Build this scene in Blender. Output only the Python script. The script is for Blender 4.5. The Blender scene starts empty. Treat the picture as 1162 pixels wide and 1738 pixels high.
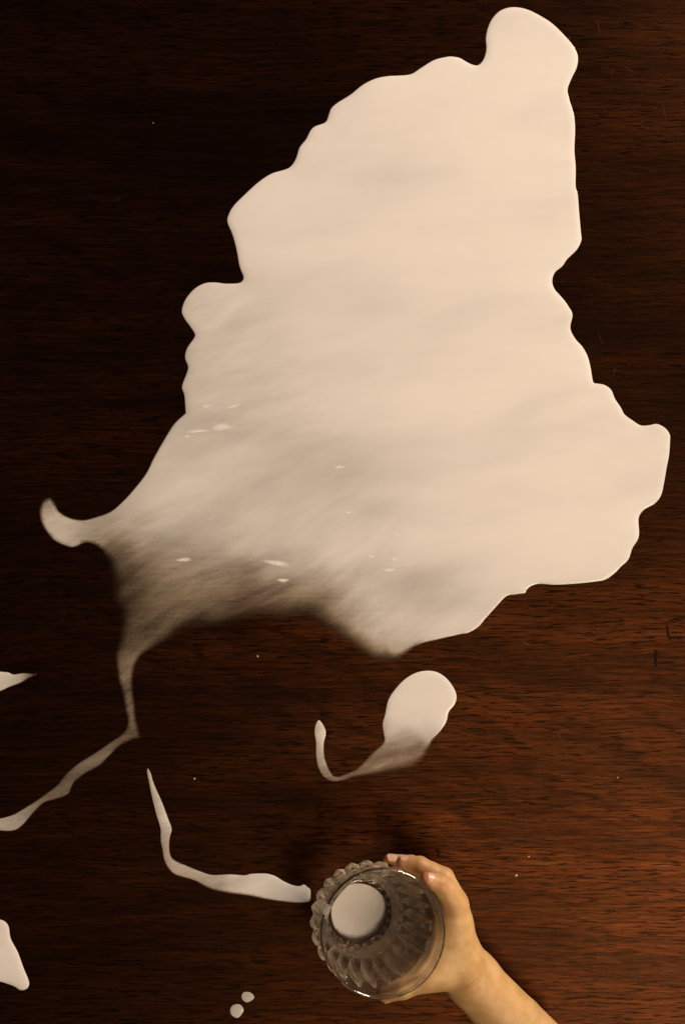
import bpy, bmesh, math, random
import numpy as np
from mathutils import Vector, Matrix, geometry
random.seed(7)
rng = np.random.default_rng(11)
sc = bpy.context.scene
COL = sc.collection

# ------------------------------------------------------------------ camera
CAMH = 100.0            # cm above the table
SCL = 22.0              # photo pixels per cm on the table top
F = CAMH * SCL


def P(px, py, z=0.0):
    """photo pixel at height z (cm) -> world point in cm"""
    k = (CAMH - z) / F
    return np.array([(px - 581.0) * k, (869.0 - py) * k, z])


cam_d = bpy.data.cameras.new('camera')
cam_d.sensor_fit = 'HORIZONTAL'
cam_d.sensor_width = 36.0
cam_d.lens = 36.0 * F / 1162.0
cam_d.clip_start, cam_d.clip_end = 0.01, 50
cam = bpy.data.objects.new('camera', cam_d)
cam.location = (0, 0, CAMH / 100)
COL.objects.link(cam)
sc.camera = cam

# ------------------------------------------------------------------ light
w = bpy.data.worlds.new('World')
sc.world = w
w.use_nodes = True
bg = w.node_tree.nodes['Background']
bg.inputs['Color'].default_value = (1.0, 0.78, 0.58, 1)
bg.inputs['Strength'].default_value = 0.07


def area(name, loc, target, size, power, color, size_y=None):
    d = bpy.data.lights.new(name, 'AREA')
    d.shape = 'RECTANGLE'
    d.size = size
    d.size_y = size_y or size
    d.energy = power
    d.color = color
    o = bpy.data.objects.new(name, d)
    o.location = loc
    o.rotation_euler = (Vector(target) - Vector(loc)).to_track_quat('-Z', 'Y').to_euler()
    COL.objects.link(o)
    return o


KEY = (1.70, 1.45, 1.05)
area('key_lamp', KEY, (0.02, 0.05, 0), 0.70, 68.0, (1.0, 0.80, 0.645), 0.60)
area('window_light', (1.15, -1.28, 2.20), (0.10, -0.25, 0), 1.15, 33.0, (1.0, 0.76, 0.53), 0.8)

sc.view_settings.view_transform = 'Standard'
sc.view_settings.look = 'None'
sc.view_settings.exposure = 0.06
sc.view_settings.gamma = 1.0
sc.cycles.use_denoising = True
sc.cycles.max_bounces = 16
sc.cycles.transmission_bounces = 14
sc.cycles.transparent_max_bounces = 12
sc.cycles.glossy_bounces = 8
sc.cycles.sample_clamp_indirect = 30.0
sc.cycles.blur_glossy = 0.4
sc.cycles.caustics_refractive = True
sc.cycles.caustics_reflective = True


# ------------------------------------------------------------------ node helpers
class NT:
    def __init__(self, name):
        self.m = bpy.data.materials.new(name)
        self.m.use_nodes = True
        self.t = self.m.node_tree
        self.t.nodes.clear()
        self.out = self.n('ShaderNodeOutputMaterial')

    def n(self, typ, **kw):
        nd = self.t.nodes.new(typ)
        for k, v in kw.items():
            if k.startswith('i_'):
                nd.inputs[k[2:].replace('_', ' ')].default_value = v
            else:
                setattr(nd, k, v)
        return nd

    def l(self, a, b):
        self.t.links.new(a, b)

    def put(self, sock, v):
        if hasattr(v, 'is_output'):
            self.l(v, sock)
        else:
            sock.default_value = v

    def math(self, op, a, b=None, c=None, clamp=False):
        nd = self.n('ShaderNodeMath', operation=op, use_clamp=clamp)
        for s, v in zip(nd.inputs, (a, b, c)):
            if v is not None:
                self.put(s, v)
        return nd.outputs[0]

    def mix(self, fac, a, b, blend='MIX'):
        nd = self.n('ShaderNodeMix', data_type='RGBA', blend_type=blend)
        self.put(nd.inputs[0], fac)
        self.put(nd.inputs[6], a)
        self.put(nd.inputs[7], b)
        return nd.outputs[2]

    def ramp(self, fac, lo, hi, a=0.0, b=1.0, smooth=True):
        nd = self.n('ShaderNodeMapRange', interpolation_type='SMOOTHSTEP' if smooth else 'LINEAR')
        self.put(nd.inputs[0], fac)
        for k, v in ((1, lo), (2, hi), (3, a), (4, b)):
            nd.inputs[k].default_value = v
        return nd.outputs[0]

    def coords(self, scale, rot=0.0, warp=None, wamt=0.0):
        tc = self.n('ShaderNodeTexCoord')
        src = tc.outputs['Object']
        if warp is not None:
            nz = self.n('ShaderNodeTexNoise')
            nz.inputs['Scale'].default_value = warp
            nz.inputs['Detail'].default_value = 2
            self.l(src, nz.inputs['Vector'])
            vm = self.n('ShaderNodeVectorMath', operation='MULTIPLY_ADD')
            self.l(nz.outputs['Color'], vm.inputs[0])
            vm.inputs[1].default_value = (wamt, wamt, 0)
            self.l(src, vm.inputs[2])
            src = vm.outputs[0]
        mp = self.n('ShaderNodeMapping')
        mp.inputs['Rotation'].default_value = (0, 0, rot)
        mp2 = self.n('ShaderNodeMapping')
        mp2.inputs['Scale'].default_value = scale
        self.l(src, mp.inputs['Vector'])
        self.l(mp.outputs[0], mp2.inputs['Vector'])
        return mp2.outputs[0]

    def noise(self, vec, scale=1.0, detail=4, rough=0.55, dist=0.0):
        nd = self.n('ShaderNodeTexNoise')
        nd.inputs['Scale'].default_value = scale
        nd.inputs['Detail'].default_value = detail
        nd.inputs['Roughness'].default_value = rough
        nd.inputs['Distortion'].default_value = dist
        if vec is not None:
            self.l(vec, nd.inputs['Vector'])
        return nd.outputs['Fac']

    def bump(self, h, strength, dist):
        b = self.n('ShaderNodeBump')
        b.inputs['Strength'].default_value = strength
        b.inputs['Distance'].default_value = dist
        self.l(h, b.inputs['Height'])
        return b.outputs[0]

    def done(self, sh):
        self.l(sh, self.out.inputs['Surface'])
        return self.m


def wood_material():
    t = NT('dark_oiled_wood')
    fibre = t.noise(t.coords((15, 360, 1), 0.0, 9.0, 0.014), 1.0, 5, 0.62)
    fine = t.noise(t.coords((60, 800, 1), 0.01, 12.0, 0.006), 1.0, 3, 0.6)
    band = t.noise(t.coords((2.2, 17, 1), -0.05, 3.2, 0.10), 1.0, 5, 0.6, 0.6)
    band2 = t.noise(t.coords((3.5, 60, 1), 0.03, 6.0, 0.03), 1.0, 4, 0.6)
    # slanting growth-ring figure that shows in places
    fig = t.n('ShaderNodeTexWave', wave_type='BANDS', bands_direction='Y')
    fig.inputs['Scale'].default_value = 1.0
    fig.inputs['Distortion'].default_value = 9.0
    fig.inputs['Detail'].default_value = 3.0
    fig.inputs['Detail Scale'].default_value = 1.6
    t.l(t.coords((3.0, 11.0, 1), 0.42, 2.4, 0.16), fig.inputs['Vector'])
    figm = t.ramp(t.noise(t.coords((2.2, 3.4, 1), 0.3), 1.0, 2, 0.5), 0.44, 0.62)
    figd = t.math('MULTIPLY', t.ramp(fig.outputs['Fac'], 0.25, 0.0), figm)
    redn = t.noise(t.coords((12, 150, 1), 0.02, 8.0, 0.02), 1.0, 3, 0.6)
    patch = t.noise(t.coords((2.6, 4.2, 1)), 1.0, 3, 0.5)
    # dark pores: short dashes along the grain
    pore = t.noise(t.coords((62, 640, 1), 0.015, 9.0, 0.010), 1.0, 2, 0.5)
    pore2 = t.noise(t.coords((40, 430, 1), -0.02, 7.0, 0.014), 1.0, 2, 0.5)
    pores = t.math('MAXIMUM', t.ramp(pore, 0.56, 0.64), t.ramp(pore2, 0.585, 0.66))
    pores = t.math('MULTIPLY', pores, t.ramp(band, 0.30, 0.6, 0.35, 1.0))
    tone = t.math('ADD', t.math('MULTIPLY', t.ramp(fibre, 0.32, 0.68), 0.36),
                  t.math('MULTIPLY', t.ramp(fine, 0.33, 0.67), 0.22))
    tone = t.math('ADD', tone, t.math('MULTIPLY', t.ramp(band, 0.34, 0.66), 0.32))
    tone = t.math('ADD', tone, t.math('MULTIPLY', t.ramp(band2, 0.3, 0.7), 0.18))
    tone = t.math('MULTIPLY', tone, t.math('SUBTRACT', 1.0, t.math('MULTIPLY', pores, 0.88)))
    tone = t.math('MULTIPLY', tone, t.ramp(patch, 0.3, 0.7, 0.66, 1.14))
    tone = t.math('MULTIPLY', tone, t.math('SUBTRACT', 1.0, t.math('MULTIPLY', figd, 0.26)))
    cr = t.n('ShaderNodeValToRGB')
    e = cr.color_ramp.elements
    e[0].position, e[0].color = 0.02, (0.0040, 0.0017, 0.0008, 1)
    e[1].position, e[1].color = 0.95, (0.042, 0.0142, 0.0040, 1)
    m1 = e.new(0.42)
    m1.color = (0.0155, 0.0052, 0.0016, 1)
    m2 = e.new(0.68)
    m2.color = (0.0270, 0.0082, 0.0023, 1)
    grit = t.noise(t.coords((520, 900, 1)), 1.0, 2, 0.6)
    tone = t.math('ADD', tone, t.math('MULTIPLY', t.math('SUBTRACT', grit, 0.5), 0.42))
    t.l(tone, cr.inputs[0])
    wcol = t.mix(t.ramp(redn, 0.35, 0.65, 0.0, 0.6), cr.outputs[0], t.mix(1.0, cr.outputs[0], (1.10, 0.86, 0.78, 1), 'MULTIPLY'))
    h = t.math('SUBTRACT', t.math('MULTIPLY', fibre, 0.5), pores)
    nrm = t.bump(h, 0.13, 0.0006)
    dif = t.n('ShaderNodeBsdfDiffuse')
    t.l(t.mix(1.0, wcol, (0.25, 0.24, 0.23, 1), 'MULTIPLY'), dif.inputs['Color'])
    t.l(nrm, dif.inputs['Normal'])
    # coloured lobe of the fibres under the oil finish
    gl = t.n('ShaderNodeBsdfAnisotropic')
    gl.distribution = 'BECKMANN'
    t.l(t.mix(1.0, wcol, (2.35, 2.3, 2.0, 1), 'MULTIPLY'), gl.inputs['Color'])
    gl.inputs['Roughness'].default_value = 0.44
    t.l(nrm, gl.inputs['Normal'])
    add = t.n('ShaderNodeAddShader')
    t.l(dif.outputs[0], add.inputs[0])
    t.l(gl.outputs[0], add.inputs[1])
    coat = t.n('ShaderNodeBsdfAnisotropic')
    coat.inputs['Color'].default_value = (1, 0.9, 0.8, 1)
    coat.inputs['Roughness'].default_value = 0.42
    t.l(nrm, coat.inputs['Normal'])
    fr = t.n('ShaderNodeFresnel')
    fr.inputs['IOR'].default_value = 1.12
    mx = t.n('ShaderNodeMixShader')
    t.l(fr.outputs[0], mx.inputs[0])
    t.l(add.outputs[0], mx.inputs[1])
    t.l(coat.outputs[0], mx.inputs[2])
    return t.done(mx.outputs[0])


def milk_material():
    t = NT('spilled_milk')
    at = t.n('ShaderNodeAttribute', attribute_name='film')
    film = at.outputs['Fac']
    st = t.noise(t.coords((7, 40, 1), -0.30, 7.0, 0.05), 1.0, 4, 0.6)
    st2 = t.noise(t.coords((26, 520, 1), 0.0, 7.0, 0.01), 1.0, 3, 0.6)
    st3 = t.noise(t.coords((420, 420, 1)), 1.0, 2, 0.6)
    s = t.math('ADD', t.math('MULTIPLY', t.math('SUBTRACT', st, 0.5), 0.6),
               t.math('MULTIPLY', t.math('SUBTRACT', st2, 0.5), 0.22))
    s = t.math('ADD', s, t.math('MULTIPLY', t.math('SUBTRACT', st3, 0.5), 0.20))
    big = t.noise(t.coords((5, 15, 1), -0.16, 3.0, 0.05), 1.0, 3, 0.5)
    wisp = t.noise(t.coords((9, 38, 1), -0.42, 5.0, 0.08), 1.0, 5, 0.62)
    s = t.math('ADD', s, t.math('MULTIPLY', t.math('SUBTRACT', wisp, 0.5), 1.5))
    k = t.math('MULTIPLY', film, t.math('SUBTRACT', 1.0, film))
    f = t.math('ADD', film, t.math('MULTIPLY', t.math('MULTIPLY', s, k), 2.6), clamp=True)
    f = t.math('POWER', f, 1.9)
    thin = t.math('MULTIPLY', t.ramp(big, 0.40, 0.70), t.ramp(film, 0.999, 0.90, 0.13, 0.26))
    f = t.math('MULTIPLY', f, t.math('SUBTRACT', 1.0, thin))
    p = t.n('ShaderNodeBsdfPrincipled')
    # thin milk scatters a little bluer than the deep pool
    c = t.mix(t.ramp(film, 0.35, 0.97), (0.84, 0.67, 0.475, 1), (0.855, 0.825, 0.785, 1))
    t.l(c, p.inputs['Base Color'])
    p.inputs['Roughness'].default_value = 0.11
    p.inputs['IOR'].default_value = 1.35
    slow = t.noise(t.coords((5, 17, 1), -0.12), 1.0, 3, 0.5)
    t.l(t.bump(slow, 0.2, 0.008), p.inputs['Normal'])
    tr = t.n('ShaderNodeBsdfTransparent')
    mx = t.n('ShaderNodeMixShader')
    t.l(f, mx.inputs[0])
    t.l(tr.outputs[0], mx.inputs[1])
    t.l(p.outputs[0], mx.inputs[2])
    return t.done(mx.outputs[0])


def glass_material():
    t = NT('wet_pressed_glass')
    g = t.n('ShaderNodeBsdfGlass')
    g.inputs['Color'].default_value = (0.97, 0.955, 0.93, 1)
    g.inputs['Roughness'].default_value = 0.015
    g.inputs['IOR'].default_value = 1.55
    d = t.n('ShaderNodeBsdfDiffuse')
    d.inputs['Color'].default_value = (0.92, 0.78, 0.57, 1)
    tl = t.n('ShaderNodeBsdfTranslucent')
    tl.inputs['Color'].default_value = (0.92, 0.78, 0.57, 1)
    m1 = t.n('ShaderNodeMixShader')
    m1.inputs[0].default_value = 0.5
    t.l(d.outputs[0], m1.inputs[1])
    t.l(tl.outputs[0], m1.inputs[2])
    at = t.n('ShaderNodeAttribute', attribute_name='film')  # milk film, also carries the painted light and dark of the facets
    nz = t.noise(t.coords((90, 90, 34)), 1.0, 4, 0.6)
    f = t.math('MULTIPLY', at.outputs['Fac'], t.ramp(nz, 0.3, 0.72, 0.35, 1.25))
    clear = t.n('ShaderNodeAttribute', attribute_name='clear')
    trn = t.n('ShaderNodeBsdfTransparent')
    m3 = t.n('ShaderNodeMixShader')
    t.l(clear.outputs['Fac'], m3.inputs[0])
    t.l(g.outputs[0], m3.inputs[1])
    t.l(trn.outputs[0], m3.inputs[2])
    m2 = t.n('ShaderNodeMixShader')
    t.l(f, m2.inputs[0])
    t.l(m3.outputs[0], m2.inputs[1])
    t.l(m1.outputs[0], m2.inputs[2])
    return t.done(m2.outputs[0])


def skin_material():
    t = NT('warm_skin')
    p = t.n('ShaderNodeBsdfPrincipled')
    at = t.n('ShaderNodeAttribute', attribute_name='flush_and_shade')
    mott = t.noise(t.coords((70, 70, 70)), 1.0, 4, 0.6)
    fine = t.noise(t.coords((900, 900, 900)), 1.0, 3, 0.6)
    c = t.mix(t.ramp(mott, 0.3, 0.7), (0.54, 0.325, 0.125, 1), (0.68, 0.45, 0.20, 1))
    c = t.mix(at.outputs['Fac'], c, (0.44, 0.135, 0.045, 1))
    c = t.mix(t.ramp(fine, 0.25, 0.75, 0.0, 0.18), c, (0.42, 0.22, 0.10, 1))
    t.l(c, p.inputs['Base Color'])
    p.inputs['Roughness'].default_value = 0.5
    p.inputs['Subsurface Weight'].default_value = 0.3
    p.inputs['Subsurface Radius'].default_value = (1.0, 0.35, 0.15)
    p.inputs['Subsurface Scale'].default_value = 0.004
    cre = t.noise(t.coords((260, 260, 260), 0.6), 1.0, 4, 0.65)
    t.l(t.bump(t.math('ADD', cre, t.math('MULTIPLY', fine, 0.7)), 0.30, 0.0006), p.inputs['Normal'])
    return t.done(p.outputs[0])


def plain(name, col, rough=0.5, var=0.25, scale=300):
    t = NT(name)
    p = t.n('ShaderNodeBsdfPrincipled')
    nz = t.noise(t.coords((scale,) * 3), 1.0, 3, 0.6)
    dark = tuple(c * (1 - var) for c in col[:3]) + (1,)
    t.l(t.mix(t.ramp(nz, 0.3, 0.7), dark, tuple(col[:3]) + (1,)), p.inputs['Base Color'])
    p.inputs['Roughness'].default_value = rough
    return t.done(p.outputs[0])


M_WOOD, M_MILK, M_GLASS, M_SKIN = wood_material(), milk_material(), glass_material(), skin_material()
M_NAIL = plain('nail', (0.70, 0.44, 0.30), 0.28, 0.1)


def glint_material():
    t = NT('milk_glint')
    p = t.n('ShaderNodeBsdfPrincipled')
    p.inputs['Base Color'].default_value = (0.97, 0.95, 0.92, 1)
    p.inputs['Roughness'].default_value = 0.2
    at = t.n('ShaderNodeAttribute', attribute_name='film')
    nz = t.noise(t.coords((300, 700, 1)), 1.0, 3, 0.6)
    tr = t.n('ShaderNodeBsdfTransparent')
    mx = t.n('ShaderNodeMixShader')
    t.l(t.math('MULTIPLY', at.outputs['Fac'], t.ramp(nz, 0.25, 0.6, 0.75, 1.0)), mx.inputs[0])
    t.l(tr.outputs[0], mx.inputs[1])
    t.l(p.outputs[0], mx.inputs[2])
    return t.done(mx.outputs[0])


M_GLINT = glint_material()  # near-white colour standing in for glints on the milk surface
M_CRUMB = plain('pale_crumb', (0.62, 0.54, 0.42), 0.6)
M_SCRATCH = plain('bare_scratch', (0.085, 0.034, 0.011), 0.6)
M_GOUGE = plain('blackened_gouge', (0.013, 0.0062, 0.0030), 0.9)
M_GOUGE.node_tree.nodes['Principled BSDF'].inputs['Specular IOR Level'].default_value = 0.1


# ------------------------------------------------------------------ object helpers
def mesh_obj(name, V, Fc, mat, parent=None, smooth=True, attrs=None, origin=None):
    """V in cm (world); stored in metres relative to origin"""
    V = np.asarray(V, float)
    org = np.zeros(3) if origin is None else np.asarray(origin, float)
    me = bpy.data.meshes.new(name)
    me.from_pydata(((V - org) / 100.0).tolist(), [], [tuple(int(i) for i in f) for f in Fc])
    me.update()
    if smooth:
        me.polygons.foreach_set('use_smooth', [True] * len(me.polygons))
    for k, a in (attrs or {}).items():
        at = me.attributes.new(k, 'FLOAT', 'POINT')
        at.data.foreach_set('value', np.asarray(a, np.float32))
    me.materials.append(mat)
    o = bpy.data.objects.new(name, me)
    COL.objects.link(o)
    if parent:
        o.parent = parent
        o.location = (org / 100.0)
        o.location -= parent.location
    else:
        o.location = org / 100.0
    return o


def tag(o, label, cat=None, group=None, kind=None):
    o['label'] = label
    if cat:
        o['category'] = cat
    if group:
        o['group'] = group
    if kind:
        o['kind'] = kind
    return o


def empty(name, loc_cm):
    o = bpy.data.objects.new(name, None)
    o.empty_display_size = 0.02
    o.location = Vector([c / 100.0 for c in loc_cm])
    COL.objects.link(o)
    return o


# ------------------------------------------------------------------ table
table = empty('table', (0, 0, 0))
tag(table, 'dark reddish brown wooden table under the spilled milk, scratched and worn', 'table')


def slab():
    bm = bmesh.new()
    bmesh.ops.create_cube(bm, size=1.0)
    for v in bm.verts:
        v.co = Vector((v.co.x * 100.0, v.co.y * 130.0, (v.co.z - 0.5) * 3.2))
    bmesh.ops.bevel(bm, geom=list(bm.edges), offset=0.3, segments=2, affect='EDGES')
    V = [tuple(v.co) for v in bm.verts]
    Fc = [[v.index for v in f.verts] for f in bm.faces]
    bm.free()
    return V, Fc


V, Fc = slab()
mesh_obj('tabletop', V, Fc, M_WOOD, table, smooth=False)


def ribbon(name, pts, wid, mat, z=0.012, parent=table, ends=0.15):
    pts = [P(x, y, 0)[:2] for x, y in pts]
    # resample
    pp = []
    for a, b in zip(pts[:-1], pts[1:]):
        for s in np.linspace(0, 1, 5, endpoint=False):
            pp.append(a + (b - a) * s)
    pp.append(pts[-1])
    pp = np.array(pp)
    n = len(pp)
    tan = np.gradient(pp, axis=0)
    tan /= np.linalg.norm(tan, axis=1)[:, None] + 1e-9
    nor = np.stack([-tan[:, 1], tan[:, 0]], 1)
    V, Fc = [], []
    for i in range(n):
        s = i / (n - 1)
        wv = wid * (ends + (1 - ends) * math.sin(math.pi * s) ** 0.5) * (0.75 + 0.5 * random.random()) / 2
        for u, zz in ((-1, -0.02), (-0.5, z), (0.5, z), (1, -0.02)):
            q = pp[i] + nor[i] * wv * u
            V.append((q[0], q[1], zz))
    for i in range(n - 1):
        for k in range(3):
            a = i * 4 + k
            Fc.append((a, a + 1, a + 5, a + 4))
    return mesh_obj(name, V, Fc, mat, parent)


for pts, wd in [([(912, 1269), (914, 1305), (918, 1344)], 0.045), ([(938, 1230), (949, 1248), (958, 1273), (965, 1316)], 0.045),
                ([(1046, 1259), (1034, 1290), (1023, 1318)], 0.045), ([(1070, 1250), (1063, 1268)], 0.04),
                ([(915, 1545), (903, 1559)], 0.05), ([(908, 1544), (912, 1556)], 0.04), ([(925, 1216), (936, 1224)], 0.04),
                ([(884, 1087), (893, 1094), (898, 1094)], 0.06), ([(1040, 640), (1045, 622)], 0.045), ([(1013, 560), (1022, 585)], 0.03),
                ([(1036, 132), (1040, 112)], 0.03), ([(1055, 110), (1080, 126)], 0.03), ([(1122, 165), (1131, 210)], 0.03),
                ([(196, 340), (206, 333)], 0.03), ([(1012, 28), (1018, 60)], 0.03), ([(640, 1395), (655, 1388)], 0.035),
                ([(700, 1420), (745, 1427)], 0.03), ([(560, 1215), (575, 1260)], 0.025), ([(962, 68), (968, 60)], 0.06)]:
    tag(ribbon('scratch', pts, wd, M_SCRATCH), 'thin pale scratch in the dark wood')
for pts, wd in [([(1113, 1103), (1112, 1118), (1113, 1131)], 0.42), ([(1119, 1126), (1130, 1125), (1143, 1124)], 0.2),
                ([(1134, 1054), (1145, 1051), (1157, 1053)], 0.2),
                ([(1131, 1062), (1133, 1075), (1136, 1086)], 0.26), ([(1136, 1083), (1147, 1082), (1157, 1081)], 0.22),
                ([(741, 1440), (744, 1449), (742, 1455)], 0.28)]:
    tag(ribbon('gouge', pts, wd, M_GOUGE, z=0.02, ends=0.6), 'short blackened gouge in the wood')


# ------------------------------------------------------------------ milk
def catmull(pts, step=3.0):
    pts = np.array(pts, float)
    n = len(pts)
    out = []
    for i in range(n):
        p0, p1, p2, p3 = pts[i - 1], pts[i], pts[(i + 1) % n], pts[(i + 2) % n]
        m = max(2, int(np.linalg.norm(p2 - p1) / step))
        for k in range(m):
            s = k / m
            out.append(0.5 * ((2 * p1) + (-p0 + p2) * s + (2 * p0 - 5 * p1 + 4 * p2 - p3) * s * s
                              + (-p0 + 3 * p1 - 3 * p2 + p3) * s ** 3))
    return np.array(out)


def inside(poly, q):
    x, y = q[:, 0][:, None], q[:, 1][:, None]
    a, b = poly, np.roll(poly, -1, axis=0)
    res = np.zeros(len(q), bool)
    for i in range(0, len(q), 4000):
        xs, ys = x[i:i + 4000], y[i:i + 4000]
        c = ((a[:, 1] > ys) != (b[:, 1] > ys)) & (xs < (b[:, 0] - a[:, 0]) * (ys - a[:, 1]) / (b[:, 1] - a[:, 1] + 1e-12) + a[:, 0])
        res[i:i + 4000] = c.sum(1) % 2 == 1
    return res


def nearest(poly, q):
    d, ix = np.zeros(len(q)), np.zeros(len(q), int)
    for i in range(0, len(q), 4000):
        dd = np.linalg.norm(q[i:i + 4000, None, :] - poly[None], axis=2)
        ix[i:i + 4000] = dd.argmin(1)
        d[i:i + 4000] = dd.min(1)
    return d, ix


def milk_sheet(name, outline, film_pts, label, soft=None, base=1.0, grid=5.0, sig=24.0, height=0.095, group=None, step=3.0):
    """outline: photo pixels, third value = width (px) over which the film thins out at that edge"""
    ol = [(p[0], p[1], p[2] if len(p) > 2 else 0.0) for p in outline]
    rs = catmull(ol, step)
    poly, sw = rs[:, :2], np.clip(rs[:, 2], 0, None)
    sw = np.where(sw > 15, 15 + (sw - 15) * 1.7, sw)
    x0, y0 = poly.min(0)
    x1, y1 = poly.max(0)
    gx, gy = np.meshgrid(np.arange(x0, x1, grid), np.arange(y0, y1, grid * 0.87))
    gx = gx + (np.arange(gx.shape[0])[:, None] % 2) * grid / 2
    g = np.stack([gx.ravel(), gy.ravel()], 1)
    g = g[inside(poly, g)]
    d, _ = nearest(poly, g)
    g = g[d > 6.0 if grid > 4 else d > 4.0]
    # rings following the rim for the meniscus
    tan = np.roll(poly, -1, 0) - np.roll(poly, 1, 0)
    tan /= np.linalg.norm(tan, axis=1)[:, None] + 1e-9
    nor = np.stack([-tan[:, 1], tan[:, 0]], 1)
    if inside(poly, poly + nor * 0.8).mean() < 0.5:
        nor = -nor
    for off in ((1.0, 2.2, 3.8) if grid > 4 else (0.9, 2.0, 3.2)):
        r = poly + nor * off
        r = r[inside(poly, r)]
        dr, _ = nearest(poly, r)
        g = np.vstack([g, r[dr > off * 0.92]])
    allp = np.vstack([poly, g])
    n = len(poly)
    res = geometry.delaunay_2d_cdt([Vector(p) for p in allp], [], [list(range(n))], 1, 0.02)
    vv = np.array([tuple(v) for v in res[0]])
    faces = [tuple(f) for f in res[2]]
    d, ix = nearest(poly, vv)
    swl = sw[ix]
    # film thickness
    film = np.full(len(vv), base)
    if film_pts:
        fp = np.array(film_pts, float)
        num, den = np.zeros(len(vv)), np.zeros(len(vv))
        for x, y, o in fp:
            wide = 2.4 if (o >= 0.86 and sig > 15) else 1.0
            wgt = np.exp(-((vv[:, 0] - x) ** 2 + (vv[:, 1] - y) ** 2) / (2 * sig * sig * wide * wide)) / wide
            num += wgt * o
            den += wgt
        film = (num + 0.02 * base) / (den + 0.02)
    edge = np.clip(d / (swl + 0.6), 0, 1)
    edge = edge * edge * (3 - 2 * edge)
    film = film * edge
    film = np.clip(film, 0, 1)
    zz = 0.012 + height * film * (1 - np.exp(-d / 3.4)) * (0.75 + 0.25 * np.clip(d / 40, 0, 1))
    zz = np.clip(zz, 0.012, None)
    W = np.stack([(vv[:, 0] - 581) / SCL, (869 - vv[:, 1]) / SCL, zz], 1)
    cx = W[:, :2].mean(0)
    # consistent upward faces
    out = []
    for f in faces:
        a, b, c = W[f[0]], W[f[1]], W[f[2]]
        cr = (b[0] - a[0]) * (c[1] - a[1]) - (b[1] - a[1]) * (c[0] - a[0])
        out.append(f if cr > 0 else f[::-1])
    o = mesh_obj(name, W, out, M_MILK, None, True, {'film': film}, origin=(cx[0], cx[1], 0))
    tag(o, label, 'spilled milk', group)
    return o


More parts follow.
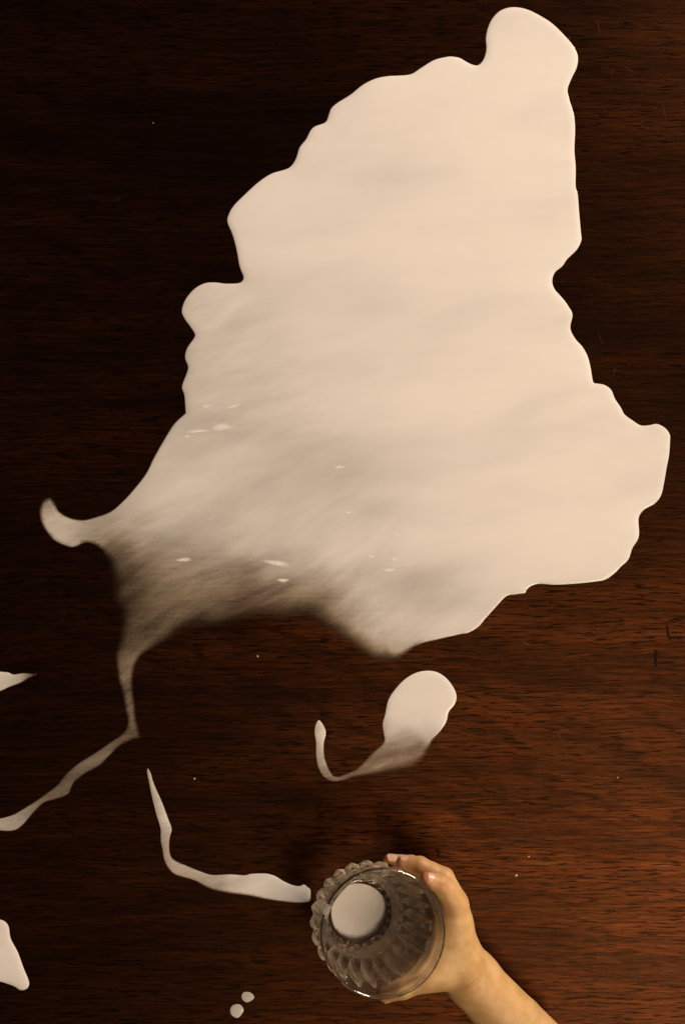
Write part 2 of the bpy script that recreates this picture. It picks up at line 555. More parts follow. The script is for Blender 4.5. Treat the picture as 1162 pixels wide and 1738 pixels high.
S = 30
MAIN = [(314.4, 700), (312.3, 671), (308.4, 656), (316.6, 632.5), (318.7, 622), (313.6, 607.6), (316.6, 591.6), (328.2, 574.4), (330.3, 567),
        (323, 555), (312.3, 540), (308, 527), (314.4, 507.7), (329.5, 489.7), (346.7, 480.2), (363.9, 478.5), (383.3, 480.6), (404.8, 479.8),
        (411.2, 475.5), (412.5, 469), (406, 451.8), (400.5, 421.7), (394, 398), (385.4, 376.5), (387.6, 363.6), (396.2, 348.5), (415.5, 329),
        (439.2, 307.7), (460.7, 293.9), (482.2, 287.4), (493, 281.8), (501.6, 269), (508, 249.6), (518.8, 235.8), (526.1, 221.6), (533.9, 213.9),
        (552, 206.5), (557.5, 193.6), (561.8, 182.9), (572.6, 173.4), (594.1, 160), (615.6, 142.9), (637.1, 132.5), (658.7, 128.2), (675.9, 127.4),
        (697.4, 124.8), (714.6, 114), (736.1, 101), (757.6, 95.5), (767.7, 95), (780, 97.5), (792.5, 104.6), (803, 109.2), (812, 109.2), (820.2, 99.3),
        (824.5, 83.3), (823.7, 63.8), (827.3, 46.1), (835, 30.1), (847.5, 17.7), (863.5, 11.7), (881, 11.7), (898.9, 16.7), (920, 27.7), (938, 39.7),
        (959, 60.3), (973.4, 78), (980.5, 95.7), (978.7, 113.5), (969.8, 133), (963.4, 150.7), (965.6, 166.6), (974, 195), (976, 219.8), (974.8, 253.5),
        (977, 283.6), (977, 315.6), (980.5, 329.7), (983, 361.7), (985.8, 393.6), (986.5, 407.7), (978.7, 423.7), (962.7, 439.6), (953.9, 452),
        (941.5, 462.7), (937.2, 476.9), (941.5, 491), (955.6, 507), (964.5, 519.4), (971.6, 533.6), (968, 556.7), (976.3, 574.6), (988.4, 588.4),
        (997, 604), (1002, 623), (1006.4, 647.3), (1010.9, 650), (1024.7, 652.5), (1036.8, 661), (1043.7, 676.7), (1054, 692.2), (1059.3, 702.6),
        (1073, 713), (1087, 721.3), (1100.8, 721), (1114.6, 718.9), (1128.5, 726), (1136.4, 737), (1137, 747.6), (1135.4, 771.8), (1130.9, 796),
        (1126.7, 820.2), (1121.5, 841), (1111, 854.8), (1095.6, 863.5), (1088, 870.4), (1083.5, 880.8), (1084.5, 905), (1081.8, 917), (1073, 931),
        (1066.2, 950), (1054, 962), (1042, 974.2), (1026.4, 984.6), (1009, 988), (974.5, 991.5), (941.6, 993.2), (915.7, 991.5), (901.8, 995),
        (893.2, 1002), (891, 1007), (874, 1009.5), (858.6, 1013), (841.3, 1031), (824, 1050), (812, 1064), (794.6, 1074.5), (780, 1077),
        (745.7, 1085.8, 2), (711.3, 1096, 5), (694, 1110, 12), (677, 1124, 20), (659.7, 1130, S), (634, 1127, S), (606, 1110, S), (578, 1092, S),
        (552, 1077, S), (526, 1066, S + 6), (487, 1068, S + 8), (444, 1066, S + 8), (401, 1068, S + 6), (367, 1072, S), (318, 1080, S), (287, 1092, 22),
        (260, 1104, 16), (241, 1116, 12), (230, 1138.5, 9), (228, 1166, 8), (231, 1197, 7), (233, 1217.7, 8), (240, 1241.8, 10), (243, 1256, 14), (226, 1259, 8),
        (204, 1268, 5), (187, 1284, 4), (169.7, 1301, 4), (145.6, 1315, 4), (127.4, 1329, 4), (117, 1349, 4), (96.4, 1358, 4), (75.7, 1364, 3), (58.5, 1379.5, 2),
        (37.9, 1402, 1), (20.7, 1410.5), (-6, 1409), (-30, 1400), (-30, 1388), (-6, 1390), (20.7, 1383, 1), (44.8, 1369, 2), (72.3, 1350, 3), (96.4, 1331, 4), (110, 1314, 4),
        (134, 1293.4, 4), (161.8, 1276, 4), (186, 1259, 4), (209, 1242, 5), (215, 1224.6, 6), (211, 1207, 7), (206, 1183, 8), (199, 1155.7, 8), (195, 1131.6, 9),
        (192, 1110, 12), (196, 1085, 18), (196, 1050, 24), (182, 1010, 26), (182, 980, 24), (177, 953, 20), (165, 930, 9), (146.7, 923, 6), (130, 929, 4), (117.5, 930, 4),
        (91.6, 919, 5), (72, 894.4, 6), (64.8, 870, 8), (70, 850, 9), (84.7, 841, 10), (94, 851, 7), (102, 867, 5), (117.5, 877, 4), (139.8, 881, 4),
        (160.5, 877, 3), (188, 867, 2), (212, 846, 2), (232.8, 822, 2), (248, 801.5, 2), (260, 777, 2), (277.5, 746, 2), (294.7, 719, 2), (312, 703, 1)]
FILM = [(80, 850, .55), (82, 880, .80), (110, 910, .92), (125, 900, .86), (145, 900, .70), (165, 905, .60), (185, 890, .72), (190, 915, .55), (185, 935, .25), (210, 860, .86),
        (230, 880, .74), (250, 850, .90), (215, 930, .62), (200, 960, .25), (220, 970, .42), (250, 920, .80), (260, 950, .62), (300, 900, .85), (300, 935, .72),
        (280, 970, .58), (250, 985, .48), (210, 1000, .2), (230, 1010, .36), (260, 1020, .48), (300, 990, .55), (330, 970, .62), (340, 1000, .5), (300, 1025, .44),
        (270, 1050, .44), (240, 1050, .46), (225, 1080, .52), (245, 1085, .42), (215, 1050, .22), (200, 1090, .3), (215, 1110, .58), (222, 1140, .60), (215, 1170, .52), (222, 1200, .46),
        (225, 1230, .52), (238, 1250, .35), (205, 1255, .56), (180, 1275, .62), (150, 1300, .63), (125, 1325, .58), (100, 1345, .58), (70, 1365, .66), (40, 1390, .76), (5, 1400, .8),
        (360, 950, .72), (380, 980, .6), (400, 1000, .52), (370, 1020, .44), (340, 1040, .3), (400, 1035, .33), (430, 1040, .26), (420, 980, .62), (440, 1010, .52),
        (470, 1040, .36), (450, 1055, .18), (480, 1000, .58), (500, 1030, .42), (520, 1045, .28), (500, 1058, .15), (540, 1020, .5), (550, 1050, .36), (470, 960, .80),
        (520, 970, .76), (530, 1000, .64), (560, 1000, .68), (575, 1030, .64), (570, 1062, .46), (600, 1050, .68), (590, 1085, .42), (620, 1070, .78), (615, 1098, .55),
        (640, 1090, .76), (640, 1115, .5), (660, 1100, .72), (665, 1118, .5), (690, 1090, .85), (690, 1108, .66), (720, 1080, .89), (760, 1070, .92), (600, 1000, .84),
        (650, 1030, .88), (690, 1040, .90), (620, 960, .88), (560, 950, .90), (700, 980, .92), (780, 1000, .96), (800, 1050, .96), (640, 900, .96), (500, 910, .93),
        (420, 920, .86), (350, 910, .86), (450, 860, .94), (350, 850, .92), (300, 820, .93), (300, 760, .94), (350, 780, .93), (260, 830, .91), (400, 790, .92), (500, 800, .94),
        (380, 720, .93), (330, 680, .90), (330, 640, .88), (400, 690, .92), (340, 600, .96), (450, 550, .95), (390, 545, .95), (380, 640, .94)]
FILM = [(x, y, o * (0.90 if (o < .7 and x < 560 and 940 < y < 1100) else 0.84 if (o < .7 and y >= 1100 and x < 300) else 1.0)) for x, y, o in FILM]
for yy in range(40, 960, 70):
    for xx in range(330, 1130, 70):
        if yy < 500 or xx > 520 + max(0, (yy - 560)) * 0.5:
            FILM.append((xx, yy, 1.0))
FILM += [(360, 560, .86), (340, 520, .92), (420, 540, .91), (760, 1010, .89), (700, 1000, .87), (800, 1040, .91), (740, 940, .93), (450, 760, .90), (560, 820, .91), (500, 720, .92), (600, 700, .95),
         (540, 640, .95), (650, 760, .96), (640, 860, .93), (840, 960, .95), (420, 640, .90)]
for p_ in ((860, 980), (930, 960), (1000, 960), (1040, 900), (850, 1020), (800, 940), (730, 900)):
    FILM.append((p_[0], p_[1], 0.985))

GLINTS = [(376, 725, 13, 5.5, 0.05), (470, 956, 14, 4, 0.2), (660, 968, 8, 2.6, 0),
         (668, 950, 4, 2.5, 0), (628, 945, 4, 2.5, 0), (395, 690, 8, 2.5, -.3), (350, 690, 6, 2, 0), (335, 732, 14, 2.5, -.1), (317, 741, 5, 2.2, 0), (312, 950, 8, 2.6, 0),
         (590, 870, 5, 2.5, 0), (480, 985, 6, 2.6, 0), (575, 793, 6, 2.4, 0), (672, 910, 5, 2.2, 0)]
puddle = milk_sheet('milk_puddle', MAIN, FILM, 'large cream white milk puddle thinning to a smeared trickle at its lower left', sig=19)



PV = np.array([tuple(v.co) for v in puddle.data.vertices]) * 100 + np.array(puddle.location) * 100


def add_glint(px, py, sx, sy, ang=0.0):
    """thin irregular white patch, a highlight painted onto the puddle"""
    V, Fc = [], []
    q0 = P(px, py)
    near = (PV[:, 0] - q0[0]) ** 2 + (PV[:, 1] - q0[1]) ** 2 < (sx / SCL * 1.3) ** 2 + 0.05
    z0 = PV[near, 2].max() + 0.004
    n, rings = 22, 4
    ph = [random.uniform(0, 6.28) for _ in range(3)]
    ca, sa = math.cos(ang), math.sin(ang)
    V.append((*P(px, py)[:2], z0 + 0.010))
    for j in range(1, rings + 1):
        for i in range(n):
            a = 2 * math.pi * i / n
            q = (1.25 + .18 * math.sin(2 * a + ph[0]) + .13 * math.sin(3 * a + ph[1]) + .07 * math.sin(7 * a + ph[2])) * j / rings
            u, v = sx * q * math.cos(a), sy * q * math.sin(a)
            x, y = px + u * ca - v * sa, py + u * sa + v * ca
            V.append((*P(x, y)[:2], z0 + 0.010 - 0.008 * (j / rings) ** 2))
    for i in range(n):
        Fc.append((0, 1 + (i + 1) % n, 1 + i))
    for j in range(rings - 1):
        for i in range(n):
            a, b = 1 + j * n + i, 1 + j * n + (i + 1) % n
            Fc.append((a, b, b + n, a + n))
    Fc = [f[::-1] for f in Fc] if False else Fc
    mesh_obj('glint_patch', V, [f[::-1] for f in Fc], M_GLINT, puddle, True, {'film': [1.0] + [1.0 - (j / rings) ** 2 for j in range(1, rings + 1) for _ in range(n)]})


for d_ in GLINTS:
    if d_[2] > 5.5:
        add_glint(d_[0], d_[1], d_[2] * 1.35, d_[3] * 1.25, *d_[4:])
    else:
        add_glint(*d_)

BLOB = [(725.8, 1138), (742.4, 1141), (757.5, 1151), (770, 1167.5), (774.9, 1182.6), (771.3, 1196.4), (761.6, 1208.8), (757.5, 1225), (747, 1243, 2), (735, 1259, 6), (728, 1276, 12),
        (720, 1293, 18), (704, 1308, 20), (676, 1314, 20), (643, 1317, 16), (621, 1319, 10), (602, 1321, 6), (582.6, 1326.5, 4), (564.7, 1328, 3), (548.6, 1320, 2), (539, 1303.8, 2),
        (535.4, 1281.8, 1), (535.4, 1262.5, 1), (533.6, 1237), (541.3, 1222), (552.9, 1240.5), (550, 1262.5, 1), (552, 1287.3, 2), (562, 1311, 2), (571.6, 1317, 3), (590.9, 1311, 3),
        (607.4, 1301.4, 4), (624, 1283.5, 4), (637.7, 1271, 4), (650, 1258.7, 3), (650.5, 1246, 1), (648.7, 1229.4), (652.9, 1213), (658.4, 1188), (670.8, 1168.9), (687.3, 1152), (706.6, 1141.3)]
BF = [(720, 1160, 1), (740, 1190, 1), (680, 1190, 1), (700, 1210, 1), (670, 1220, .98), (740, 1220, .98), (700, 1228, .93), (660, 1240, .78), (730, 1240, .84), (690, 1248, .73), (690, 1262, .66), (670, 1275, .58),
      (665, 1290, .47), (700, 1275, .52), (705, 1292, .34), (645, 1288, .54), (620, 1303, .50), (590, 1317, .50), (560, 1322, .58), (548, 1305, .66), (543, 1280, .76), (543, 1240, .86)]
milk_sheet('milk_splash', BLOB, BF, 'rounded milk blob with a thin hooked tail, above the glass', sig=12, grid=3.6)

TRAIL = [(251, 1304), (256, 1312), (261.6, 1331), (275.4, 1362), (285.7, 1390), (291.6, 1407), (288.5, 1424, 1), (289, 1446, 2), (296, 1459, 2), (320, 1470, 2), (341, 1479, 1), (360, 1485), (391, 1484),
         (414.4, 1485.6), (426, 1483), (450, 1482.5), (462, 1485), (470, 1488.5), (482, 1496), (496, 1502), (508, 1504), (516, 1501), (522, 1506), (527, 1510), (527, 1527), (520.6, 1533, 2), (500, 1534, 3), (476, 1531.5, 3), (450, 1528, 4), (426, 1523, 5),
         (387, 1518, 6), (356, 1511, 5), (329, 1496, 3), (298, 1486, 2), (284.7, 1474, 2), (277, 1458, 2), (274.4, 1442, 2), (272, 1427.7, 1), (272, 1407), (265, 1383), (258, 1355), (252.5, 1328), (248.8, 1309)]
TF = [(252, 1315, .8), (262, 1350, .82), (272, 1385, .84), (281, 1410, .8), (280, 1435, .72), (285, 1460, .70), (310, 1478, .7), (340, 1490, .7), (365, 1499, .74), (400, 1500, .86), (440, 1505, .92),
      (480, 1515, .92), (515, 1518, .88)]
milk_sheet('milk_trail', TRAIL, TF, 'bent milk trail leading to the left side of the glass', sig=12, grid=3.6)

PATCH = [(-40, 1132), (0, 1139.5), (13.8, 1141), (24, 1144.7), (41, 1142, 1), (58, 1142.7, 4), (66, 1145, 5), (51.6, 1151.6, 4), (34.4, 1161, 3), (17, 1167, 2), (0, 1174, 1), (-40, 1186)]
milk_sheet('milk_smear', PATCH, [(5, 1155, .88), (30, 1152, .8), (55, 1146, .45), (-30, 1158, .95)], 'small pointed milk smear at the left edge, halfway down', sig=10, grid=3.6)

CORNER = [(-50, 1545), (0, 1560.5), (9.7, 1565), (15.5, 1574), (18.6, 1593), (29, 1612.7), (33, 1622), (40.7, 1643.6), (49.6, 1667), (46.5, 1678.5), (35, 1681.6), (23, 1674.6), (0, 1667), (-50, 1655)]
milk_sheet('milk_pool', CORNER, None, 'bright milk pool cut by the left edge near the bottom corner', grid=3.6)


def drop_outline(cx, cy, rx, ry, ph):
    return [(cx + rx * math.cos(a) * (1 + .07 * math.sin(2 * a + ph) + .04 * math.sin(3 * a + ph)), cy + ry * math.sin(a) * (1 + .06 * math.cos(3 * a + ph)))
            for a in np.linspace(0, 2 * math.pi, 14, endpoint=False)]


milk_sheet('milk_drop', drop_outline(420, 1692.5, 10.5, 9.5, 1), None, 'smaller upper milk drop of the two left of the glass', grid=3.0, height=0.10, base=0.93, group='milk drops near the bottom edge')
milk_sheet('milk_drop', drop_outline(401.5, 1716, 11.2, 12.3, 2.2), None, 'larger lower milk drop of the two left of the glass', grid=3.0, height=0.12, base=0.97, group='milk drops near the bottom edge')


# ------------------------------------------------------------------ crumbs
def crumb(px, py, r, label):
    bm = bmesh.new()
    bmesh.ops.create_icosphere(bm, subdivisions=1, radius=r)
    for v in bm.verts:
        v.co *= 0.75 + 0.5 * random.random()
        v.co.z *= 0.7
    c = P(px, py, 0)
    V = [(v.co.x + c[0], v.co.y + c[1], v.co.z + r * 0.5) for v in bm.verts]
    Fc = [[v.index for v in f.verts] for f in bm.faces]
    bm.free()
    tag(mesh_obj('crumb', V, Fc, M_CRUMB, None, False, origin=(c[0], c[1], 0)), label, 'crumb', 'pale specks scattered on the table')


crumb(330, 1322, .085, 'tiny pale speck right of the bent milk trail tip')
crumb(437, 1114, .08, 'tiny pale speck under the smeared edge of the big puddle')
crumb(875.5, 1486, .11, 'largest pale speck, on bare wood right of the fingers')
crumb(896.8, 1454, .07, 'small pale speck just above the largest speck')
crumb(1048, 1320, .06, 'faint pale speck between scratches at the right side')
crumb(260, 208, .05, 'lone pale speck in the dark upper left corner')

# ------------------------------------------------------------------ glass
ZB, ZR = 0.55, 9.5
gB, gR = P(605.5, 1547.5, ZB), P(652.5, 1586, ZR)
ax = gR - gB
GH = np.linalg.norm(ax)
ax = ax / GH
e1 = np.cross([0, 1, 0], ax)
e1 /= np.linalg.norm(e1)
e2 = np.cross(ax, e1)
OUT_H = np.array([0.0, 0.25, 0.7, 1.3, 1.8, 2.4, 3.2, 4.2, 5.2, 6.2, 7.4, GH])
OUT_R = np.array([2.80, 2.95, 3.10, 3.35, 3.62, 3.86, 4.08, 4.2, 4.24, 4.27, 4.33, 4.42])
NP = 24


def smooth_interp(h, H, R):
    # smooth by sampling neighbours
    return (np.interp(h - .22, H, R) + np.interp(h, H, R) * 2 + np.interp(h + .22, H, R)) / 4


def leaf(h):
    """carved leaves, pointed below and above: half width (share of the pitch) and relief (cm) at height h"""
    lo, hi = 1.25, 6.2
    t = (h - lo) / (hi - lo)
    if t <= 0 or t >= 1:
        return 0.25, 0.0
    wv = 0.47 * min(1.0, t / 0.30) ** 0.8 * min(1.0, (1 - t) / 0.66) ** 0.75
    return max(wv, 0.03), min(1, t / .06) * min(1, (1 - t) / .12)


def to_world(r, th, h):
    return gB + ax * h + (e1 * math.cos(th) + e2 * math.sin(th)) * r


SEG = NP * 8
prof = []      # (h, r, kind)
for r in np.linspace(0.4, 2.35, 5):
    prof.append((0.16, r, 'under'))
for r in np.linspace(2.4, 2.78, 4):
    prof.append((0.02, r, 'notch'))
for h in np.concatenate([np.linspace(0.0, 1.4, 10), np.linspace(1.5, 6.6, 52), np.linspace(6.8, GH - .12, 12)]):
    prof.append((h, float(smooth_interp(h, OUT_H, OUT_R)), 'out'))
rr = 4.42
for a in np.linspace(0.2, math.pi - .2, 6):
    prof.append((GH - .10 + .09 * math.sin(a), rr - .10 + .10 * math.cos(a), 'rim'))
IN_H = np.array([1.02, 1.10, 1.25, 1.6, 2.1, 2.8, 3.8, 5.0, 6.5, GH - .12])
IN_R = np.array([2.40, 2.55, 2.68, 3.00, 3.32, 3.60, 3.84, 3.96, 4.04, 4.21])
for h in np.linspace(GH - .14, 1.25, 40):
    prof.append((h, float(np.interp(h, IN_H, IN_R)), 'in'))
for h, r in ((1.12, 2.58), (1.05, 2.47), (1.03, 2.3), (1.02, 1.8), (1.02, 1.2), (1.02, 0.5)):
    prof.append((h, r, 'floor'))

V, FILM_AND_LIGHT, CLEAR = [], [], []
for (h, r, k) in prof:
    wv, amp = leaf(h) if k == 'out' else (0.25, 0.0)
    sp = min(0.045, wv * 0.4) if k == 'out' and amp > 0 else wv / 2
    us = (-0.5, -(0.5 + wv) / 2, -wv, -sp, 0.0, sp, wv, (0.5 + wv) / 2)
    hs = (-0.10, -0.09, -0.05, 0.17, 0.08, 0.17, -0.05, -0.09)
    for i in range(SEG):
        th = 2 * math.pi * (i // 8 + us[i % 8]) / NP
        hh, rr2 = h, r
        if k == 'out':
            rr2 = r + hs[i % 8] * amp
        elif k == 'notch':
            hh = h + (0.32 if i % 8 in (1, 2, 3, 4) else 0.0)
        V.append(to_world(rr2, th, hh))
nr = len(prof)
Fc = []
for j in range(nr - 1):
    for i in range(SEG):
        i2 = (i + 1) % SEG
        Fc.append((j * SEG + i, j * SEG + i2, (j + 1) * SEG + i2, (j + 1) * SEG + i))
        h, k = prof[j][0], prof[j][2]
        CLEAR.append(float(np.interp(h, [1.2, 4.2, 5.6, 7.6, 8.2], [0.22, 0.24, 0.75, 0.75, 0.0])) if k in ('in', 'out') else 0.0)
        if k == 'out':
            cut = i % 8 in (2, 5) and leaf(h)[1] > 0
            FILM_AND_LIGHT.append((0.88 if i % 8 == 2 else 0.34) if cut else (0.28 if h < 1.25 else (0.05 if h < 6 else 0.02)))  # one side of each leaf paler: facet light and dark painted in
        else:
            FILM_AND_LIGHT.append({'in': float(np.interp(h, [1.2, 5.0, 6.8, 9], [0.02, 0.02, 0.02, 0.01])), 'notch': 0.5 if i % 8 in (1, 2, 3) else 0.05}.get(k, 0.02))
c0 = len(V)
V.append(to_world(0, 0, 0.16))
V.append(to_world(0, 0, 1.02))
for i in range(SEG):
    i2 = (i + 1) % SEG
    Fc.append((c0, i2, i))
    Fc.append((c0 + 1, (nr - 1) * SEG + i, (nr - 1) * SEG + i2))
    FILM_AND_LIGHT += [0.0, 0.02]
    CLEAR += [0.1, 0.1]
glass = mesh_obj('drinking_glass', V, Fc, M_GLASS, None, True, None, origin=gB)
at = glass.data.attributes.new('film', 'FLOAT', 'FACE')
at.data.foreach_set('value', np.asarray(FILM_AND_LIGHT, np.float32))
at = glass.data.attributes.new('clear', 'FLOAT', 'FACE')
at.data.foreach_set('value', np.asarray(CLEAR, np.float32))
tag(glass, 'pressed glass tumbler with cut leaf pattern, tilted in the hand', 'glass')
me = glass.data
try:
    me.set_sharp_from_angle(angle=math.radians(24))
except Exception:
    pass

# milk left in the glass
V, Fc, FL = [], [], []
NR, NA = 18, 72
moff = np.array([-0.10, 0.14])
V.append(to_world(0, 0, 1.165) + e1 * moff[0] + e2 * moff[1]); FL.append(1.0)
for j in range(1, NR + 1):
    s = j / NR
    for i in range(NA):
        th = 2 * math.pi * i / NA
        R = 2.22 * (1 + .02 * math.sin(3 * th + 1))
        x = moff[0] + s * R * math.cos(th)
        y = moff[1] + s * R * math.sin(th)
        h = 1.035 + 0.13 * (1 - s ** 6)
        V.append(gB + ax * h + e1 * x + e2 * y)
        low = max(0.0, math.cos(th + math.radians(62)))          # thins out at the lower right
        FL.append(float(np.clip((1.0 - s) / (0.05 + 0.30 * low), 0, 1)) if j < NR else 0.0)
for i in range(NA):
    Fc.append((0, 1 + i, 1 + (i + 1) % NA))
for j in range(NR - 1):
    for i in range(NA):
        a, b = 1 + j * NA + i, 1 + j * NA + (i + 1) % NA
        Fc.append((a, a + NA, b + NA, b))
tag(mesh_obj('milk_remainder', V, Fc, M_MILK, None, True, {'film': FL}, origin=gB), 'last round pool of milk left in the bottom of the glass', 'milk')


# ------------------------------------------------------------------ hand and forearm
HZ = 0.8      # the hand sits this much (cm) lower than first laid out
P0 = P


def P(px, py, z=0.0):
    return P0(px, py, z - HZ if z > 0 else 0.0)


RES = 0.075
lo = np.array([0.6, -42.5, 0.25])
hi = np.array([16.5, -24.3, 9.3])
nx, ny, nz = ((hi - lo) / RES).astype(int) + 1
X = (lo[0] + RES * np.arange(nx, dtype=np.float32))[:, None, None]
Y = (lo[1] + RES * np.arange(ny, dtype=np.float32))[None, :, None]
Z = (lo[2] + RES * np.arange(nz, dtype=np.float32))[None, None, :]


def cone(D, a, b, ra, rb, k=0.35, zs=1.0):
    """smooth union of a round cone a-b into D, only in its neighbourhood"""
    a, b = np.array(a, np.float32), np.array(b, np.float32)
    m = max(ra, rb) + 1.3
    i0 = np.clip(((np.minimum(a, b) - m - lo) / RES).astype(int), 0, [nx, ny, nz])
    i1 = np.clip(((np.maximum(a, b) + m - lo) / RES).astype(int) + 1, 0, [nx, ny, nz])
    sl = tuple(slice(s, e) for s, e in zip(i0, i1))
    x, y, z = X[sl[0]] - a[0], Y[:, sl[1]] - a[1], (Z[:, :, sl[2]] - a[2]) / zs
    ba = b - a
    ba[2] /= zs
    t = np.clip((x * ba[0] + y * ba[1] + z * ba[2]) / float(ba @ ba + 1e-9), 0, 1)
    d = np.sqrt((x - t * ba[0]) ** 2 + (y - t * ba[1]) ** 2 + (z - t * ba[2]) ** 2) - (ra + (rb - ra) * t)
    c = D[sl]
    hh = np.clip(0.5 + 0.5 * (c - d) / k, 0, 1)
    D[sl] = c * (1 - hh) + d * hh - k * hh * (1 - hh)


D = np.full((nx, ny, nz), 3.0, np.float32)
# forearm, wrist
cone(D, P(1010, 1888, 3.3), P(872, 1740, 3.5), 2.72, 2.32, 0.6, 0.86)
cone(D, P(872, 1740, 3.5), P(800, 1660, 4.4), 2.30, 2.00, 0.15, 0.86)
cone(D, P(800, 1660, 4.4), P(783, 1632, 4.9), 2.0, 1.75, 0.7, 0.9)
# palm: metacarpals
mcp = {'i': P(774, 1541, 7.0), 'm': P(772, 1533, 5.7), 'r': P(769, 1537, 4.4), 'p': P(764, 1551, 3.2)}
for kx, wz, r0, r1 in (('i', 6.0, 1.35, .92), ('m', 5.4, 1.4, .95), ('r', 4.8, 1.4, .92), ('p', 4.3, 1.3, .85)):
    cone(D, P(781, 1628, wz), mcp[kx], r0, r1, 0.7)
# thumb side
cone(D, P(775, 1645, 5.6), P(722, 1660, 6.5), 1.55, 1.02, 0.9)
cone(D, P(722, 1660, 6.5), P(684, 1678, 6.6), 0.98, 0.76, 0.35)
cone(D, P(684, 1678, 6.6), P(655, 1688.5, 6.3), 0.76, 0.60, 0.25)
cone(D, P(766, 1570, 6.4), P(742, 1645, 6.4), 1.15, 1.15, 0.9)
# fingers
FING = {
    'i': [mcp['i'], P(757, 1511, 7.3), P(745, 1500, 7.5), P(725, 1493.5, 7.7)],
    'm': [mcp['m'], P(753, 1490, 5.7), P(712, 1469, 5.6), P(684, 1465.5, 5.4)],
    'r': [mcp['r'], P(745, 1492, 4.3), P(698, 1466, 4.2), P(662, 1462, 4.2)],
    'p': [mcp['p'], P(742, 1509, 2.9), P(715, 1483, 2.6), P(690, 1473, 2.5)]}
RAD = {'i': (.92, .76, .66, .56), 'm': (.95, .74, .64, .56), 'r': (.92, .70, .60, .53), 'p': (.85, .6, .52, .46)}
for kx in 'prmi':
    for j in range(3):
        a, b = FING[kx][j], FING[kx][j + 1]
        ra, rb = RAD[kx][j], RAD[kx][j + 1]
        if j > 0:
            cone(D, a, a + (b - a) * 0.5, ra * 1.03, ra * 0.90, 0.14)
            cone(D, a + (b - a) * 0.5, b, ra * 0.90, rb, 0.14)
        else:
            cone(D, a, b, ra, rb, 0.22)
# wrist creases
CRE = []
for (p0, p1, p2) in (((776, 1686), (797, 1671), (818, 1655)), ((783, 1690), (804, 1675), (822, 1662))):
    pts = []
    for s in np.linspace(0, 1, 160):
        q = np.array(p0) * (1 - s) ** 2 + 2 * np.array(p1) * s * (1 - s) + np.array(p2) * s * s
        pts.append(P(q[0], q[1], 6.5)[:2])
    pts = np.array(pts)
    CRE.append(pts[::4])
    i0 = ((pts.min(0) - .5 - lo[:2]) / RES).astype(int)
    i1 = ((pts.max(0) + .5 - lo[:2]) / RES).astype(int)
    xs, ys = X[i0[0]:i1[0], :, 0], Y[:, i0[1]:i1[1], 0]
    dm = np.full((i1[0] - i0[0], i1[1] - i0[1]), 9.0, np.float32)
    for j, q in enumerate(pts):
        dm = np.minimum(dm, np.sqrt((xs - q[0]) ** 2 + (ys - q[1]) ** 2) + 0.09 * (abs(j - 80) / 80) ** 2)
    D[i0[0]:i1[0], i0[1]:i1[1], :] += (0.055 * np.exp(-(dm / 0.09) ** 2))[:, :, None]
# press the hand against the glass
rel = [X - gB[0], Y - gB[1], Z - gB[2]]
hh = rel[0] * ax[0] + rel[1] * ax[1] + rel[2] * ax[2]
rho = np.sqrt(np.maximum(rel[0] ** 2 + rel[1] ** 2 + rel[2] ** 2 - hh ** 2, 0))
g = rho - (np.interp(hh, OUT_H, OUT_R).astype(np.float32) + 0.20)
hand_glass = -g
kk = 0.12
t_ = np.clip(0.5 + 0.5 * (D - hand_glass) / kk, 0, 1)
D = hand_glass * (1 - t_) + D * t_ + kk * t_ * (1 - t_)
# close the arm beyond the frame
D[:, :2, :] = np.maximum(D[:, :2, :], 0.5)
D[-2:, :, :] = np.maximum(D[-2:, :, :], 0.5)


def surface_nets(D):
    s = D < 0
    c = [D[i:D.shape[0] - 1 + i, j:D.shape[1] - 1 + j, k:D.shape[2] - 1 + k] for i in (0, 1) for j in (0, 1) for k in (0, 1)]
    ins = sum((a < 0).astype(np.int8) for a in c)
    act = (ins > 0) & (ins < 8)
    idx = -np.ones(act.shape, np.int64)
    ai = np.argwhere(act)
    idx[act] = np.arange(len(ai))
    vals = np.stack([a[act] for a in c], 1)
    offs = np.array([(i, j, k) for i in (0, 1) for j in (0, 1) for k in (0, 1)], float)
    acc, cnt = np.zeros((len(ai), 3)), np.zeros(len(ai))
    for a in range(8):
        for b in range(a + 1, 8):
            if np.abs(offs[a] - offs[b]).sum() == 1:
                va, vb = vals[:, a], vals[:, b]
                m = (va < 0) != (vb < 0)
                t = va[m] / (va[m] - vb[m])
                acc[m] += offs[a] + (offs[b] - offs[a]) * t[:, None]
                cnt[m] += 1
    Vv = ai + acc / cnt[:, None]
    faces = []
    for axn in range(3):
        sl0, sl1 = [slice(1, -1)] * 3, [slice(1, -1)] * 3
        sl0[axn], sl1[axn] = slice(0, -1), slice(1, None)
        m = s[tuple(sl0)] != s[tuple(sl1)]
        e = np.argwhere(m)
        flip = s[tuple(sl0)][m]
        e = e + 1
        e[:, axn] -= 1
        u, v = (axn + 1) % 3, (axn + 2) % 3
        du, dv = np.eye(3, dtype=int)[u], np.eye(3, dtype=int)[v]
        q = [e - du - dv, e - dv, e, e - du]
        f = np.stack([idx[tuple(a.T)] for a in q], 1)
        f[~flip] = f[~flip][:, ::-1]
        faces.append(f)
    return Vv, np.vstack(faces)


Vh, Fh = surface_nets(D)
Vh = lo + Vh * RES
del D, hh, rho, g, hand_glass, t_
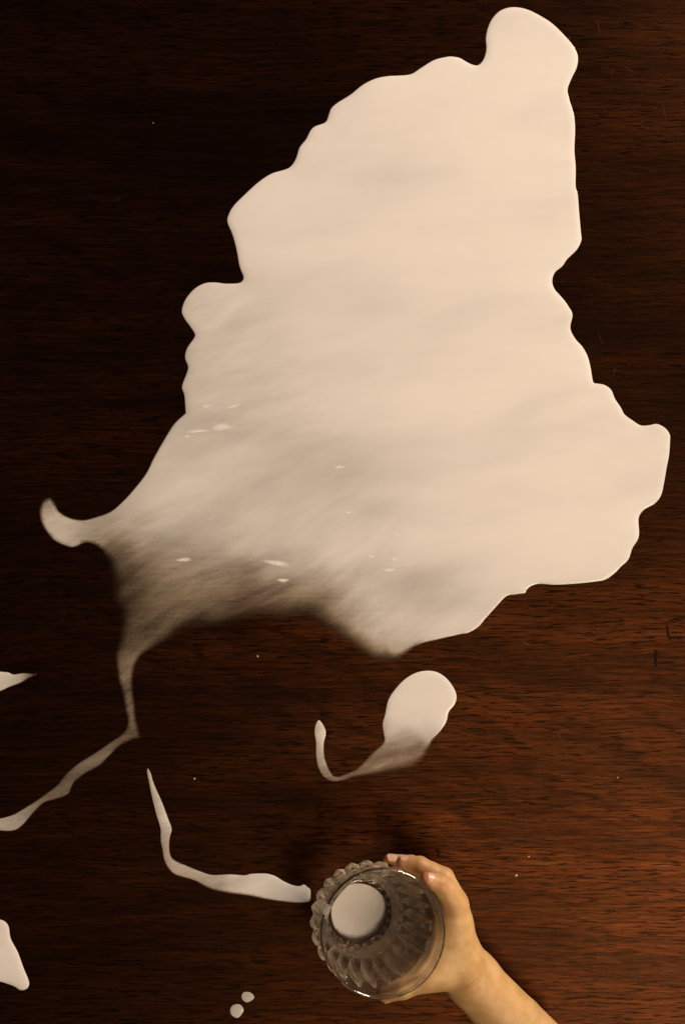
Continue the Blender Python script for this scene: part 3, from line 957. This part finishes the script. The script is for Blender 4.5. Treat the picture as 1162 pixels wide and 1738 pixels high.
# redder finger tips and knuckle creases; shade painted along wrist and lower-left forearm
fl = np.zeros(len(Vh))
for p_, r_, a_ in ((P(719, 1491, 7.9), .48, 1.0), (P(749, 1501, 8.1), .48, .55), (P(653, 1460, 4.5), .48, 1.0), (P(675, 1463, 5.8), .42, .95), (P(697, 1466, 6.2), .42, .6),
                   (P(650, 1692, 6.5), .55, .6), (P(757, 1541, 7.5), .6, .4), (P(745, 1530, 7.0), .5, .3), (P(716, 1478, 6.1), .8, .5), (P(738, 1500, 8.0), .5, .35), (P(790, 1682, 5.5), .9, .28), (P(830, 1720, 5.2), 1.6, .20)):
    fl = np.maximum(fl, a_ * np.exp(-((Vh - p_) ** 2).sum(1) / (2 * r_ * r_)))
up = Vh[:, 2] > 4.5
for ln, amp in zip(CRE, (.42, .30)):
    dm = np.full(len(Vh), 9.0)
    for j, q in enumerate(ln):
        dd = (Vh[up, 0] - q[0]) ** 2 + (Vh[up, 1] - q[1]) ** 2
        dm[up] = np.minimum(dm[up], np.sqrt(dd) + 0.06 * (abs(j - 20) / 20) ** 2)
    fl = np.maximum(fl, amp * np.exp(-(dm / 0.075) ** 2))  # wrist creases darkened in the skin colour, painting shade into the grooves
org = P(786, 1646, 5.0)
person = empty('person', org)
tag(person, 'bare forearm and right hand gripping the tilted glass from the right', 'person')
hand = mesh_obj('hand_and_forearm', Vh, Fh, M_SKIN, person, True, {'flush_and_shade': fl}, origin=org)
sm = hand.modifiers.new('smooth', 'SMOOTH')
sm.factor, sm.iterations = 0.5, 6


# nails: conformal patches lifted off the finger
def nail(center, axis, half_l, half_w, face_dir):
    axis = np.array(axis, float)
    axis /= np.linalg.norm(axis)
    face_dir = np.array(face_dir, float)
    face_dir -= axis * (face_dir @ axis)
    face_dir /= np.linalg.norm(face_dir)
    side = np.cross(axis, face_dir)
    V, Fc = [], []
    N1, N2 = 12, 10
    r = half_w * 1.22
    for i in range(N1 + 1):
        u = -1 + 2 * i / N1
        wv = (1 - abs(u) ** 3.2) ** 0.5 if abs(u) < 1 else 0.0
        for j in range(N2 + 1):
            a = (-1 + 2 * j / N2) * wv * 1.0
            s = math.sin(a) * r
            h = (math.cos(a) - 1) * r
            V.append(np.array(center) + axis * (u * half_l) + side * s + face_dir * (h + 0.03 - 0.05 * u * u))
    for i in range(N1):
        for j in range(N2):
            a = i * (N2 + 1) + j
            Fc.append((a, a + 1, a + N2 + 2, a + N2 + 1))
    V = np.array(V)
    o = mesh_obj('fingernail', V, Fc, M_NAIL, hand, True, origin=org)
    o.location = (0, 0, 0)
    so = o.modifiers.new('solid', 'SOLIDIFY')
    so.thickness = 0.0005
    return o


def out_dir(p):
    v = p - gB
    v = v - ax * (v @ ax)
    return v / np.linalg.norm(v)


for kx, lift, tsh, up in (('i', .58, .22, .9), ('m', .56, .2, .55), ('r', .53, .15, .75)):
    tip, dip = FING[kx][3], FING[kx][2]
    dirn = (tip - dip) / np.linalg.norm(tip - dip)
    fd = out_dir(tip) + np.array([0, 0, up])
    fd = fd - dirn * (fd @ dirn)
    fd /= np.linalg.norm(fd)
    nail(tip - dirn * tsh + fd * (lift + 0.0), dirn, 0.46, 0.40, fd)
td = P(655, 1688.5, 6.3) - P(684, 1678, 6.6)
td /= np.linalg.norm(td)
tp = P(655, 1688.5, 6.3)
fd = out_dir(tp)
fd = fd - td * (fd @ td)
fd /= np.linalg.norm(fd)
nail(tp - td * .15 + fd * 0.60, td, 0.5, 0.46, fd)
